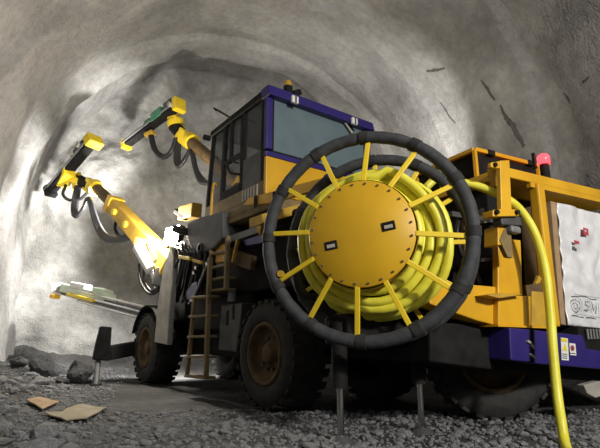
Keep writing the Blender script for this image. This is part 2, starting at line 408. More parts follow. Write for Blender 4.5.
part(MB().prism([lr(u, v, -.03) for u, v in ((257, 222), (261, 220), (260, 236), (256, 228))], (.05, 0, 0)), 'gusset', 'dirty_yellow', pf)
part(MB().prism([lr(u, v, .02) for u, v in ((243, 240), (262, 234), (262, 243), (246, 246))], (.1, 0, 0)), 'cover_panel', 'blue', pf, .01)
part(MB().prism([lr(u, v, -.02) for u, v in ((216, 246), (226, 243), (224, 262), (215, 263))], (.08, 0, 0)), 'valve_cover', 'yellow', pf, .01)
part(MB().prism([lr(u, v, .05) for u, v in ((226, 246), (252, 256), (250, 270), (226, 262))], (.08, 0, 0)), 'bracing_plate', 'rim', pf, .01)
# --- grey control box at the deck's front corner
cb = part(MB().prism([lr(u, v, -.10) for u, v in ((187, 223), (200, 217), (222, 211), (222.5, 237), (213, 248), (203, 252), (191, 249), (187, 240))], (.5, 0, 0)), 'control_box', 'darkgrey', bevel=.03)
p = lr(201, 248, -.11)
part(MB().lathe(p, (-1, 0, 0), [(0, .075), (.03, .075), (.03, .05), (-.02, .05), (-.02, .001)], 20), 'round_port', 'black', cb)
part(MB().beam(lr(186, 232, -.1), lr(176, 229, -.1), .14, .12), 'side_lamp', 'black', cb, .02)
part(MB().beam(lr(183, 214, .25), lr(197, 210, .25), .2, .26), 'hose_drum_box', 'dirty_yellow', cb, .02)
part(MB().beam(lr(176, 211, .2), lr(186, 218, .2), .1, .1), 'hinge', 'black', cb, .02)
# --- tangle of hoses, valves and a blue hose in front of the ladders
rs = random.Random(3)
for k in range(16):
    u = 172 + k * 2.0 + rs.uniform(-1, 1); v = 254 + rs.uniform(-4, 4)
    pts = [lr(u, v, .1), lr(u + rs.uniform(-4, 6), v - 6 - rs.uniform(0, 4), -.02), lr(u + 6 + rs.uniform(0, 4), v - 1, -.06), lr(u + 4 + rs.uniform(-3, 3), v + 20 + rs.uniform(0, 14), .05), lr(u + rs.uniform(-3, 3), v + 45, .2)]
    pipe(pts, .022, seg=6, n=6)
part(MB().beam(lr(181, 257, -.04), lr(192, 259, -.04), .10, .06), 'valve_block', 'bright_yellow', bevel=.01)
part(MB().beam(lr(194, 260, -.04), lr(203, 263, -.04), .08, .05), 'valve_block', 'dirty_yellow', bevel=.01)
for (u, v) in ((197, 268), (195, 273), (202, 281), (193, 300), (208, 264)):
    p = lr(u, v, -.06); part(MB().cyl(p - V((.03, 0, 0)), p + V((.05, .02, .02)), .028, seg=10), 'hose_fitting', 'chrome')
part(MB().prism([lr(u, v, -.08) for u, v in ((186, 292), (192, 284), (197, 281), (197, 290), (192, 299), (187, 300))], (.06, 0, 0)), 'cloth_flap', 'blue', bevel=.01)
pipe([lr(212, 254, -.05), lr(203, 275, -.08), lr(196, 292, -.1), lr(189, 304, -.05)], .02, 'hose', 'midgrey')

# --- cab
C = dict(x0=0.0, x1=1.93, y0=0.02, y1=1.66, yb=1.82, z0=2.60, zm=3.22, z1=4.14)
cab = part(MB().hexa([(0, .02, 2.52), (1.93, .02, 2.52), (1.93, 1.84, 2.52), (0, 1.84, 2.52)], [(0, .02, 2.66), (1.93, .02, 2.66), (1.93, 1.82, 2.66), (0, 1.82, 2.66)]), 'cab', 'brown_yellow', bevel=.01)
# rear wall: yellow lower panel + blue window frame + glass
part(MB().box((-.005, .0, 2.66), (1.935, .06, 3.18)), 'rear_panel', 'yellow', cab, .012)
part(MB().box((-.012, -.012, 3.18), (1.942, .06, 3.25)), 'window_bottom_frame', 'blue', cab, .01)
part(MB().box((-.012, -.012, 3.28), (.085, .06, 4.04)), 'window_side_frame', 'blue', cab, .01)
part(MB().box((1.81, -.012, 3.28), (1.942, .06, 4.04)), 'window_side_frame', 'blue', cab, .01)
part(MB().hexa([(-.03, -.10, 4.03), (1.97, -.10, 4.03), (1.97, .10, 4.03), (-.03, .10, 4.03)], [(-.03, -.06, 4.19), (1.97, -.06, 4.19), (1.97, .14, 4.19), (-.03, .14, 4.19)]), 'roof_visor', 'blue', cab, .015)
part(MB().box((.085, .015, 3.25), (1.81, .03, 4.04)), 'rear_window', 'glass', cab)
for x in (.10, .165):
    pass
part(MB().box((.085, .005, 3.25), (.115, .04, 4.03)), 'window_seal', 'black', cab)
part(MB().box((.115, .005, 3.25), (1.81, .04, 3.28)), 'window_seal', 'black', cab)
# roof
part(MB().hexa([(-.02, .1, 4.06), (1.95, .1, 4.06), (1.95, 1.72, 4.04), (-.02, 1.72, 4.04)], [(-.02, .1, 4.18), (1.95, .1, 4.18), (1.95, 1.70, 4.14), (-.02, 1.70, 4.14)]), 'roof', 'black', cab, .02)
# side: lower panel, posts, windows (rear quarter, door, front quarter)
part(MB().hexa([(0, .06, 2.66), (.05, .06, 2.66), (.05, 1.82, 2.66), (0, 1.82, 2.66)], [(0, .06, 2.86), (.05, .06, 2.86), (.05, 1.795, 2.86), (0, 1.795, 2.86)]), 'side_panel', 'brown_yellow', cab, .008)
def side_post(ya, yb, wa=.07, x=-.004, z0=2.86, z1=4.06):
    part(MB().hexa([(x, ya - wa / 2, z0), (x + .06, ya - wa / 2, z0), (x + .06, ya + wa / 2, z0), (x, ya + wa / 2, z0)],
                   [(x, yb - wa / 2, z1), (x + .06, yb - wa / 2, z1), (x + .06, yb + wa / 2, z1), (x, yb + wa / 2, z1)]), 'cab_post', 'black', cab, .008)
side_post(.10, .10, .08); side_post(.66, .66, .10); side_post(1.27, 1.22, .09); side_post(1.76, 1.64, .06)
for (y0, y1) in ((.14, .61), (.71, 1.20), (1.29, 1.66)):
    part(MB().hexa([(.02, y0, 2.86), (.03, y0, 2.86), (.03, y1 + (.08 if y1 > 1.5 else .02), 2.86), (.02, y1 + (.08 if y1 > 1.5 else .02), 2.86)],
                   [(.02, y0, 4.05), (.03, y0, 4.05), (.03, y1 - .02, 4.05), (.02, y1 - .02, 4.05)]), 'side_window', 'clearglass', cab)
part(MB().box((-.002, .14, 2.86), (.045, .66, 3.3)), 'quarter_panel', 'darkgrey', cab, .006)
part(MB().box((-.006, .71, 3.40), (.05, 1.24, 3.46)), 'door_bar', 'black', cab, .006)
part(MB().box((-.006, .71, 2.86), (.05, 1.24, 2.98)), 'door_lower', 'black', cab, .006)
part(MB().box((-.008, 1.0, 3.46), (.05, 1.04, 4.05)), 'door_bar', 'black', cab, .006)
for k in range(6):
    y = .20 + k * .075
    part(MB().box((-.012, y, 2.68), (.0, y + .035, 2.84)), 'vent_slot', 'palegrey', cab)
pipe([(-.03, 1.40, 2.62), (-.08, 1.40, 2.66), (-.08, 1.38, 3.1), (-.03, 1.38, 3.14)], .022, 'grab_handle', 'yellow', cab)
pipe([(-.01, .75, 3.3), (-.14, .80, 3.32), (-.16, .72, 3.12), (-.03, .60, 3.08)], .018, 'mirror_arm', 'black', cab)
pipe([(.0, 1.0, 4.1), (-.22, 1.15, 4.26), (-.32, .9, 4.10)], .016, 'lamp_bracket', 'black', cab)
part(MB().cyl((-.12, 1.72, 4.02), (-.02, 1.72, 4.02), .05), 'corner_lamp', 'black', cab)
# the far side, the front windscreen and the seat
part(MB().box((1.88, .06, 2.66), (1.93, 1.75, 3.2)), 'far_panel', 'brown_yellow', cab)
part(MB().box((1.88, .65, 3.2), (1.93, .75, 4.06)), 'cab_post', 'black', cab)
part(MB().box((1.88, 1.6, 3.2), (1.93, 1.7, 4.06)), 'cab_post', 'black', cab)
part(MB().hexa([(.05, 1.76, 2.9), (1.88, 1.76, 2.9), (1.88, 1.78, 2.9), (.05, 1.78, 2.9)], [(.05, 1.64, 4.04), (1.88, 1.64, 4.04), (1.88, 1.66, 4.04), (.05, 1.66, 4.04)]), 'windscreen', 'clearglass', cab)
part(MB().box((.05, 1.74, 2.66), (1.88, 1.80, 2.9)), 'front_panel', 'black', cab)
part(MB().box((.75, .55, 2.66), (1.25, 1.0, 3.05)).box((.75, .45, 3.0), (1.25, .58, 3.65)), 'seat', 'black', cab, .04)
part(MB().box((.25, 1.1, 2.66), (.5, 1.5, 3.2)), 'console', 'dirty_yellow', cab, .03)
# white lamps and wiper on the rear, beacon on the roof
for u, v in ((294.5, 100), (354, 121.5)):
    p = ls(u, v, -.12); lm = part(MB().box((p.x - .055, -.15, p.z - .055), (p.x + .055, -.10, p.z + .055)), 'rear_lamp', 'sticker_white', cab, .012)
    part(MB().box((p.x - .012, -.16, p.z - .05), (p.x + .012, -.148, p.z + .05)), 'lamp_bracket', 'darkgrey', cab)
part(MB().beam(ls(341, 117, -.03), ls(352, 133, -.03), .03, .02, (0, 1, 0)), 'wiper', 'palegrey', cab)
part(MB().beam(ls(345, 117, -.035), ls(354, 131, -.035), .02, .02, (0, 1, 0)), 'wiper', 'black', cab)
p = ls(288, 88, .3)
part(MB().cyl(p - UP * .12, p + UP * .02, .07), 'roof_beacon_base', 'black', cab)
part(MB().lathe(p, UP, [(0.02, .06), (.08, .06), (.12, .04), (.13, .001)], 16), 'roof_beacon', 'dirty_yellow', cab)
part(MB().beam(p + V((.1, 0, -.06)), p + V((.22, 0, 0)), .08, .08), 'roof_lamp', 'black', cab)

# --- booms
def knuckle(c, d, r, h): return MB().cyl(c - d.normalized() * h / 2, c + d.normalized() * h / 2, r, seg=20)
def feed(p, q, w, parent, tip):
    d = (q - p); Ln = d.length; d.normalize(); _, s, u = frame(d)
    part(MB().beam(p, q, w, w * .55), 'feed_beam', 'black', parent, .01)
    for e in (-1, 1):
        part(MB().beam(p + s * e * w * .55 + u * w * .2, q + s * e * w * .55 + u * w * .2, w * .16, w * .22), 'feed_rail', 'midgrey', parent)
    part(MB().cyl(p + u * w * .7, q + u * w * .7, .02, seg=8), 'drill_steel', 'chrome', parent)
    part(MB().beam(q - d * .10, q + d * .05, w * 1.2, w * 1.2), 'steel_guide', tip, parent, .01)
    return d, s, u
# boom with its arm box lit by the lamp (left)
B1 = part(MB().beam(lat(171, 268, 9.0), lat(113, 204, 10.5), .36, .40, w2=.30, h2=.32), 'boom', 'dirty_yellow', bevel=.03)
a1 = lat(113, 204, 10.5); a2 = lat(95, 186.5, 11.1); d1 = a2 - a1
part(MB().beam(a1 - d1 * .12, a1 + d1 * .05, .37, .38), 'boom_collar', 'yellow', B1, .02)
for t in (.15, .62):
    c = lat(171, 268, 9.0).lerp(a1, .55 + t * .45); _, s, u = frame(d1)
    part(MB().cyl(c - s * .22, c + s * .22, .07), 'boom_pin', 'bright_yellow', B1)
part(MB().cyl(a1, a2, .13, seg=20), 'inner_tube', 'rim', B1)
part(knuckle(lat(96, 188, 11.05), d1, .20, .16), 'tube_collar', 'bright_yellow', B1)
part(MB().beam(lat(97, 190, 11.05), lat(88, 184, 11.3), .24, .34), 'yoke', 'bright_yellow', B1, .03)
part(MB().cyl(lat(90, 186, 11.25), lat(79, 180.5, 11.55), .15, seg=18), 'rotation_motor', 'black', B1)
part(MB().beam(lat(82, 184, 11.45), lat(71, 176, 11.7), .30, .20), 'clamp', 'bright_yellow', B1, .03)
part(MB().beam(lat(78, 187, 11.5), lat(76, 176, 11.6), .10, .36), 'clamp_lug', 'bright_yellow', B1, .02)
part(MB().beam(lat(70, 170, 11.35), lat(62, 182, 11.75), .30, .36), 'feed_cradle', 'bright_yellow', B1, .03)
fp, fq = lat(92, 143, 10.9), lat(50, 192, 11.8)
d, s, u = feed(fp, fq, .24, B1, 'black')
part(MB().beam(fp - d * .18, fp + d * .06, .40, .30), 'feed_head', 'bright_yellow', B1, .03)
part(MB().beam(fp + d * .15 + u * .16, fp + d * .75 + u * .16, .22, .20), 'rock_drill', 'darkgrey', B1, .03)
part(MB().cyl(fp + d * .30 - s * .2 + u * .15, fp + d * .30 + s * .2 + u * .15, .07), 'drill_port', 'palegrey', B1)
part(MB().cyl(fp + d * .62 - s * .2 + u * .15, fp + d * .62 + s * .2 + u * .15, .06), 'drill_port', 'palegrey', B1)
# lifting cylinder and hoses
p, q = lat(139, 247, 9.3), lat(152, 270, 9.1)
cy = part(MB().cyl(p, q, .13, seg=20), 'lift_cylinder', 'white', B1)
part(MB().cyl(q, lat(158, 291, 9.0), .05), 'cylinder_rod', 'chrome', B1)
part(MB().beam(lat(137, 242, 9.4), lat(149, 245, 9.4), .34, .16), 'cylinder_bracket', 'dirty_yellow', B1, .02)
part(MB().beam(lat(150, 240, 9.2), lat(157, 262, 9.05), .10, .14), 'link_plate', 'brown_yellow', B1, .02)
part(MB().beam(lat(161, 268, 9.0), lat(156, 286, 8.98), .12, .18), 'pivot_lug', 'darkgrey', B1, .02)
for k in (0, 1):
    pipe([lat(139 + k * 5, 264 + k * 3, 9.2), lat(140 + k * 4, 280, 9.1), lat(147 + k * 3, 292 - k * 2, 9.0), lat(155, 293 - k * 3, 8.95), lat(158, 286, 8.95)], .028, parent=B1)
pipe([lat(66, 185, 11.6), lat(63, 194, 11.5), lat(69, 200, 11.4), lat(80, 199, 11.3), lat(87, 193, 11.2)], .04, parent=B1)
for k in range(3):
    pipe([lat(76 + 2 * k, 186, 11.4), lat(72.5 + 2 * k, 208, 11.3), lat(75.5 + 1.5 * k, 217 - k, 11.2), lat(83 + k, 209 - 2 * k, 11.1), lat(88 + k, 199, 11.0), lat(95 + 2 * k, 224, 10.8), lat(104 + 2 * k, 240 - 2 * k, 10.5), lat(121, 241 - k, 10.2), lat(133, 236, 9.9)], .045, parent=B1)
pipe([lat(118, 216, 10.3), lat(115, 228, 10.3), lat(120, 236, 10.2), lat(133, 233, 9.9)], .04, parent=B1)
# upper boom, half hidden by the cab
b1, b2 = lat(246, 190, 9.6), lat(190, 141, 10.8); dd = b2 - b1
B2 = part(MB().cyl(b1, b2, .15, seg=20), 'boom', 'rim')
part(knuckle(lat(191, 141.5, 10.78), dd, .21, .15), 'tube_collar', 'bright_yellow', B2)
part(MB().beam(lat(191, 143, 10.8), lat(180, 134, 11.0), .26, .34), 'yoke', 'bright_yellow', B2, .03)
part(MB().cyl(lat(181, 134, 11.0), lat(174, 126, 11.1), .16, seg=18), 'rotation_motor', 'black', B2)
part(knuckle(lat(176, 124, 11.1), lat(174, 118, 11.1) - lat(176, 126, 11.1), .22, .14), 'clamp', 'bright_yellow', B2)
part(MB().beam(lat(176, 123, 11.1), lat(173, 115, 11.0), .28, .22), 'clamp_lug', 'bright_yellow', B2, .03)
fp, fq = lat(178, 106, 10.7), lat(126, 145, 12.2)
d, s, u = feed(fp, fq, .22, B2, 'bright_yellow')
part(MB().beam(fp - d * .12, fp + d * .04, .34, .36), 'feed_head', 'bright_yellow', B2, .03)
part(MB().beam(fp + d * .10 + u * .15, fp + d * .45 + u * .15, .26, .24), 'rock_drill', 'darkgrey', B2, .03)
part(MB().beam(fp + d * .55 + u * .12, fp + d * 1.0 + u * .12, .28, .26), 'rock_drill', 'green', B2, .03)
part(MB().beam(fp + d * 1.1 + u * .1, fp + d * 1.35 + u * .1, .22, .2), 'rock_drill', 'green', B2, .03)
part(MB().cyl(fp + d * .06 - s * .24, fp + d * .06 + s * .24, .06), 'hose_reel_pin', 'palegrey', B2)
part(MB().beam(lat(146, 136, 11.5), lat(154, 132, 11.4), .2, .1), 'hose_guide', 'dirty_yellow', B2, .02)
for k in range(2):
    pipe([lat(150 + 2 * k, 136, 11.4), lat(154 + 2 * k, 150, 11.3), lat(163 + k, 158 - 2 * k, 11.2), lat(171, 152 - k, 11.0), lat(176, 138, 10.9)], .05, parent=B2)
for k in range(3):
    pipe([lat(178 + k, 138, 10.9), lat(175 + 2 * k, 158, 10.9), lat(178 + 1.5 * k, 167 - k, 10.8), lat(185, 160 - k, 10.7), lat(190 + k, 151, 10.6), lat(195 + k, 170, 10.5), lat(200 + 2 * k, 182 - k, 10.3), lat(210, 184, 10.0)], .045, parent=B2)
part(MB().beam(b1 - dd * .3, b1 + dd * .1, .4, .4), 'boom_arm', 'dirty_yellow', B2, .03)
# lower boom: pale feed reaching out to the left above the floor
q1, q2 = lat(175, 321, 9.3), lat(58, 290.5, 11.4)
B3 = part(MB().beam(q1, q2, .10, .14), 'boom', 'midgrey')
d = (q2 - q1).normalized(); _, s, u = frame(d)
for e in (-.10, .02, .13):
    part(MB().cyl(q1 + u * e - s * .1, q2 - d * 1.0 + u * e - s * .1, .028, seg=10), 'guide_rod', 'chrome', B3)
part(MB().beam(lat(110, 298.5, 10.5), lat(66, 288, 11.25), .34, .20), 'carriage', 'palegreen', B3, .02)
part(MB().beam(lat(108, 294, 10.45), lat(97, 291, 10.6), .30, .16), 'carriage_block', 'palegreen', B3, .02)
part(MB().beam(lat(88, 288, 10.8), lat(74, 285, 11.0), .26, .14), 'rock_drill', 'white', B3, .02)
part(MB().beam(lat(98, 301, 10.55), lat(72, 294.5, 11.0), .30, .07), 'carriage_strip', 'bright_yellow', B3, .01)
part(knuckle(lat(59, 289, 11.3), lat(59, 289, 10) - lat(59, 289, 11), .16, .24), 'end_pulley', 'white', B3)
part(knuckle(lat(59, 289, 11.13), lat(59, 289, 10) - lat(59, 289, 11), .07, .04), 'pulley_hub', 'midgrey', B3)
part(MB().beam(lat(53, 296, 11.2), lat(57, 297, 11.15), .2, .1), 'end_stop', 'yellow', B3, .02)

# --- work lamp beside the boom foot
lp = lat(172, 236, 8.55)
ld = V((-.82, -.15, .1)).normalized()
wlamp = part(MB().beam(lp - ld * .12, lp, .46, .38), 'work_lamp', 'black', bevel=.02)
ln = part(MB().beam(lp, lp + ld * .03, .42, .34), 'lamp_lens', 'lens', wlamp)
part(MB().beam(lp + V((0, -.06, -.1)), lp + V((0.1, -.1, -.5)), .06, .06), 'lamp_post', 'black', wlamp)
def lamp(name, loc_w, power, col, r=.1, spot=None, target=None):
    d = bpy.data.lights.new(name, 'SPOT' if spot else 'POINT'); d.energy = power; d.color = col; d.shadow_soft_size = r
    o = bpy.data.objects.new(name, d); COL.objects.link(o); o.location = loc_w
    if spot: d.spot_size = spot; d.spot_blend = .7; o.rotation_euler = (V(target) - V(loc_w)).to_track_quat('-Z', 'Y').to_euler()
    return o
lamp('work_lamp_light', JM @ (lat(157, 229, 8.9)), 560, (1, .93, .80), .12)
bl0 = lat(127, 222, 10.75)  # lamp housing added out of view behind the boom, holds the wall fill
blm = part(MB().beam(bl0, bl0 + V((-.02, -.14, -.02)), .26, .18), 'boom_fill_housing', 'black', bevel=.02)
part(MB().beam(bl0 + V((0, -.1, 0)), lat(128, 222, 10.3), .06, .06), 'lamp_bracket', 'black', blm)
for zt, pw in ((6.0, 1500), (3.3, 950), (0.7, 800)):      # three unseen spots added to brighten the side wall
    lamp('wall_fill_spot', JM @ (bl0 + V((-.10, .12, 0))), pw, (1, .97, .92), .14, R_(88), tun(-4.95 if zt < 5 else -4.3, 12.9, zt))

# lamp low on the nose, lighting the floor seen between the wheels
fl_ = V((1.2, 4.62, 1.35))
l3 = part(MB().beam(fl_ - V((0, .12, 0)), fl_, .26, .2), 'nose_lamp', 'black', bevel=.02)
part(MB().beam(fl_, fl_ + V((0, .02, -.01)), .22, .16), 'lamp_lens', 'lens', l3)
part(MB().beam(fl_ - V((0, .1, 0)), fl_ - V((0, .4, 0)), .06, .06), 'lamp_bracket', 'black', l3)
lamp('nose_lamp_light', JM @ (fl_ + V((0, .12, 0))), 600, (1, .97, .92), .1, R_(135), JM @ (fl_ + V((-.3, 1.0, -1.1))))
# --- rear carriage ----------------------------------------------------------------------------
def q3(u, v, off=0.0): return lq(u, v, off)
K = lq(503, 166); CZ = K.z
rear = part(MB().prism([lq(u, v, -.12) for u, v in ((430, 322), (508, 326), (640, 344), (640, 385), (508, 372), (430, 362))], ra * 1.6), 'rear_chassis', 'black', bevel=.02)
# core housing behind the posts
c0 = lq(512, 325, -.45); c1 = lq(650, 325, -.45)
part(MB().hexa([V((c0.x, c0.y, .8)), V((c1.x, c1.y, .8)), V((c1.x, c1.y, .8)) + ra * 1.6, V((c0.x, c0.y, .8)) + ra * 1.6],
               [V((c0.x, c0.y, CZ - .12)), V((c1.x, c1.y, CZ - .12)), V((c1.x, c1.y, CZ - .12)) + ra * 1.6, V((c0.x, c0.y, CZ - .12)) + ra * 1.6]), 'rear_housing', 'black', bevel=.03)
# joint between the carriages
part(MB().beam(V((1.2, -.6, .9)), V((1.9, -2.2, .9)), .7, .5), 'articulated_joint', 'black', bevel=.05)
part(MB().beam(V((.75, -.4, 1.25)), V((1.35, -1.9, 1.15)), .9, .8), 'joint_housing', 'black', bevel=.05)
# canopy
KZ = lambda p, z: V((p.x, p.y, z))
k0 = KZ(K, CZ - .11); k1 = k0 + rc * 2.2
can = part(MB().hexa([k0, k1, k1 + ra * 1.8, k0 + ra * 1.8], [p + UP * .11 for p in (k0, k1, k1 + ra * 1.8, k0 + ra * 1.8)]), 'canopy', 'yellow', bevel=.012)
part(MB().beam(k0 + rc * .42 + ra * .03 - UP * .02, k0 + rc * 2.2 + ra * .03 - UP * .02, .05, .06), 'canopy_lip', 'yellow', can)
# cage on the canopy
g0 = KZ(lq(474, 172, -.62), CZ); 
cw, cd_, chh = 1.15, 1.0, .43
g0 = KZ(lq(476, 168, -.55), CZ)
cage = part(MB().hexa([g0 + ra * .02 + rc * .02, g0 + rc * cw + ra * .02, g0 + rc * cw + ra * cd_, g0 + ra * cd_ + rc * .02],
                      [p + UP * chh * .96 for p in (g0 + ra * .02 + rc * .02, g0 + rc * cw + ra * .02, g0 + rc * cw + ra * cd_, g0 + ra * cd_ + rc * .02)]), 'cage', 'black')
for du, dv in ((0, 0), (cw, 0), (0, cd_), (cw, cd_), (0, cd_ * .55)):
    p = g0 + rc * du + ra * dv; part(MB().beam(p, p + UP * chh, .045, .045), 'cage_post', 'yellow', cage, .006)
for a_, b_ in (((0, 0), (cw, 0)), ((0, 0), (0, cd_)), ((cw, 0), (cw, cd_)), ((0, cd_), (cw, cd_))):
    part(MB().beam(g0 + rc * a_[0] + ra * a_[1] + UP * chh, g0 + rc * b_[0] + ra * b_[1] + UP * chh, .06, .05), 'cage_rail', 'yellow', cage, .006)
for t in (.22, .85):
    p = g0 + rc * cw * t + UP * chh; part(MB().beam(p - rc * .06, p + rc * .06, .075, .062), 'rail_clip', 'black', cage)
part(MB().cyl(g0 + rc * .35 + rn * .01 + UP * .13, g0 + rc * .35 + rn * .05 + UP * .13, .13, seg=24), 'vent_cover', 'darkgrey', cage)
part(MB().box(tuple(g0 + rc * .55 + rn * .02), tuple(g0 + rc * .55 + rn * .02 + V((.25, .04, .2)))), 'fan_grille', 'darkgrey', cage)
# red beacon
bp = lq(543.5, 160, -.12)
rb = part(MB().cyl(KZ(bp, CZ), bp - UP * .05, .05), 'beacon_base', 'black')
part(MB().lathe(bp - UP * .055, UP, [(0, .001), (0, .065), (.09, .065), (.12, .04), (.13, .001)], 20), 'beacon_lens', 'redlens', rb)
part(MB().beam(bp - rc * .085 + ra * .06 + UP * .09, bp - rc * .08 + ra * .06 - UP * .10, .03, .03), 'beacon_guard', 'black', rb)
lamp('beacon_light', JM @ (bp + rn * .12 + UP * .05), 2.5, (1, .05, .05), .05)
# posts and yellow structure on the rear face
part(MB().beam(KZ(lq(537, 192, -.03), CZ - .11), lq(552, 327, -.03), .12, .12, rn), 'canopy_post', 'yellow', bevel=.02)
col = part(MB().prism([lq(u, v, .03) for u, v in ((498, 238), (521, 240), (523, 295), (498, 294))], ra * .07), 'column', 'yellow', bevel=.012)
lb = part(MB().prism([lq(u, v, .06) for u, v in ((498.5, 295), (531, 296), (531, 326), (498.5, 325))], ra * .3), 'base_box', 'yellow', bevel=.01)
part(MB().prism([lq(u, v, .05) for u, v in ((532, 291), (546, 292), (547, 327), (532, 326))], ra * .3), 'base_box_side', 'dirty_yellow', lb, .01)
part(MB().prism([lq(u, v, .09) for u, v in ((498, 324.5), (548, 326.5), (548, 328.5), (498, 326.5))], ra * .3), 'base_lip', 'yellow', lb)
part(MB().prism([lq(u, v, .14) for u, v in ((487, 295), (499, 293), (523, 294.5), (499, 298))], ra * .14), 'shelf_plate', 'dirty_yellow', lb)
part(MB().prism([lq(u, v, .0) for u, v in ((430, 281), (499, 287), (499, 326), (478, 321), (430, 304))], ra * .22), 'side_beam', 'yellow', bevel=.012)
part(MB().beam(lq(534, 290, .02), lq(539, 277, .02), .05, .03, rn), 'lever', 'dirty_yellow')
part(MB().beam(lq(524, 291, .02), lq(540, 288, .02), .10, .05, rn), 'lever_base', 'rim')
# cable guide bracket
gb = part(MB().prism([lq(u, v, .28) for u, v in ((500, 160.5), (509.5, 160), (512, 211), (501.5, 211))], ra * .05), 'guide_bracket', 'yellow', bevel=.006)
part(MB().prism([lq(u, v, .28) for u, v in ((491, 162.5), (500, 161), (500, 168.5), (495, 168), (491, 167))], ra * .04), 'bracket_ear', 'yellow', gb, .006)
part(MB().prism([lq(u, v, .29) for u, v in ((493, 210), (501, 209), (512, 209), (519, 210), (519, 216), (493, 216.5))], ra * .12), 'bracket_flange', 'yellow', gb, .006)
for u in (495.5, 516):
    p = lq(u, 212.5, .29); part(MB().cyl(p, p + rn * .03, .022, seg=10), 'flange_bolt', 'black', gb)
p = lq(494.5, 165, .28); part(MB().cyl(p, p + rn * .02, .022, seg=10), 'flange_bolt', 'black', gb)
part(MB().beam(lq(497, 221, .2), lq(517, 222, .2), .10, .09, UP), 'roller_box', 'darkgrey', gb, .01)
part(MB().beam(lq(508, 229, .22), lq(518, 231, .22), .08, .07, UP), 'roller', 'midgrey', gb, .02)
part(MB().prism([lq(u, v, .2) for u, v in ((505, 228), (511, 228), (513, 258), (508, 257), (500, 240))], ra * .05), 'bracket_arm', 'brown_yellow', gb, .005)
part(MB().prism([lq(u, v, .19) for u, v in ((498, 226), (505, 226), (505, 245), (498, 245))], ra * .16), 'bracket_post', 'yellow', gb, .006)
part(MB().prism([lq(u, v, .1) for u, v in ((491, 168), (498, 170), (499, 186), (495, 186))], ra * .05), 'bracket_stay', 'dirty_yellow', gb)
part(MB().beam(lq(505, 164, .25), K - UP * .05 + ra * .1, .08, .06), 'bracket_mount', 'yellow', gb)
# dark machinery left of the column: housing side, hoses, small plates
s0 = lq(500, 326, -.3)
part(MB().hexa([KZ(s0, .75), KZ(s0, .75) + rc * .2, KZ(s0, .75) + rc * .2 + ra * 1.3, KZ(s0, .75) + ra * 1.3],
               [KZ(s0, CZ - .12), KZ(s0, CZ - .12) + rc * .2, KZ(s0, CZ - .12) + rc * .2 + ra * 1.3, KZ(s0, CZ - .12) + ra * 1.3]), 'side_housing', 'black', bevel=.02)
pipe([lq(476, 208, -.2), lq(462, 214, -.2), lq(457, 232, -.15), lq(462, 255, -.15), lq(472, 262, -.2)], .022)
pipe([lq(482, 210, -.25), lq(470, 230, -.22), lq(472, 262, -.22), lq(480, 285, -.25)], .03)
for (u, v) in ((486, 260), (484, 222), (478, 213)):
    part(MB().beam(lq(u - 5, v, -.08), lq(u + 5, v - 1, -.08), .03, .025, rn), 'cable_clip', 'midgrey')
part(MB().beam(lq(466, 198, -.15), lq(466, 285, -.15), .09, .05, rn), 'side_post', 'rim', bevel=.01)
part(MB().beam(lq(450, 214, -.10), lq(500, 222, -.3), .05, .05), 'side_bar', 'darkgrey')
# blue bumper with stickers
bl = part(MB().prism([lq(u, v, .12) for u, v in ((509.5, 328), (531, 329.5), (531, 362), (522, 361.5), (511, 360))], ra * .25), 'bumper', 'blue', bevel=.01)
part(MB().prism([lq(u, v, .12) for u, v in ((534, 330), (583, 335.5), (587, 349), (640, 356), (640, 372), (534, 363.5))], ra * .25), 'bumper_panel', 'blue', bl, .01)
part(MB().prism([lq(u, v, .10) for u, v in ((531, 330), (534, 330), (534, 363), (531, 362))], ra * .2), 'bumper_gap', 'black', bl)
part(MB().prism([lq(u, v, .10) for u, v in ((578, 326), (640, 332), (640, 360), (578, 352))], ra * .2), 'cable_tray', 'black', bl)
for k in range(5):
    p = lq(587 + k * 3, 329, .13); part(MB().cyl(p, p - UP * .10, .012, seg=8), 'tray_hook', 'midgrey', bl)
st1 = part(MB().prism([lq(u, v, .125) for u, v in ((560.5, 337.5), (567.5, 338.5), (568.5, 360.5), (561.5, 360)) ], rn * .004), 'warning_sticker', 'sticker_white', bl)
part(MB().prism([lq(u, v, .13) for u, v in ((562.5, 350.5), (567, 351), (564.7, 343.5))], rn * .003), 'warning_triangle', 'sticker_yellow', bl)
part(MB().prism([lq(u, v, .13) for u, v in ((561.2, 338.2), (567, 339.2), (567.2, 342), (561.4, 341.2))], rn * .003), 'sticker_band', 'sticker_yellow', bl)
for k in range(3):
    y = 353.5 + 2 * k
    part(MB().prism([lq(u, v, .13) for u, v in ((562.3, y), (567.2, y + .4), (567.2, y + 1.1), (562.3, y + .7))], rn * .003), 'sticker_text_line', 'black', bl)
part(MB().prism([lq(u, v, .125) for u, v in ((569, 343), (575, 343.8), (576, 355.5), (570, 355))], rn * .004), 'warning_sticker', 'sticker_white', bl)
cc = lq(572.4, 348, .133)
part(MB().lathe(cc, rn, [(0, .018), (.004, .018), (.004, .027), (0, .027)], 20, closed=True), 'prohibition_ring', 'print_red', bl)
part(MB().beam(cc - rc * .016 + UP * .016, cc + rc * .016 - UP * .016, .006, .004, rn), 'prohibition_bar', 'print_red', bl)
part(MB().beam(cc - UP * .012, cc + UP * .012, .010, .004, rn), 'sticker_figure', 'black', bl)
part(MB().beam(lq(569.8, 353, .133), lq(575.5, 353.6, .133), .006, .003, rn), 'sticker_text_line', 'black', bl)
part(MB().prism([lq(u, v, .0) for u, v in ((502, 340), (507, 340), (507, 348), (502, 348))], rn * .01), 'reflector', 'midgrey', bl)
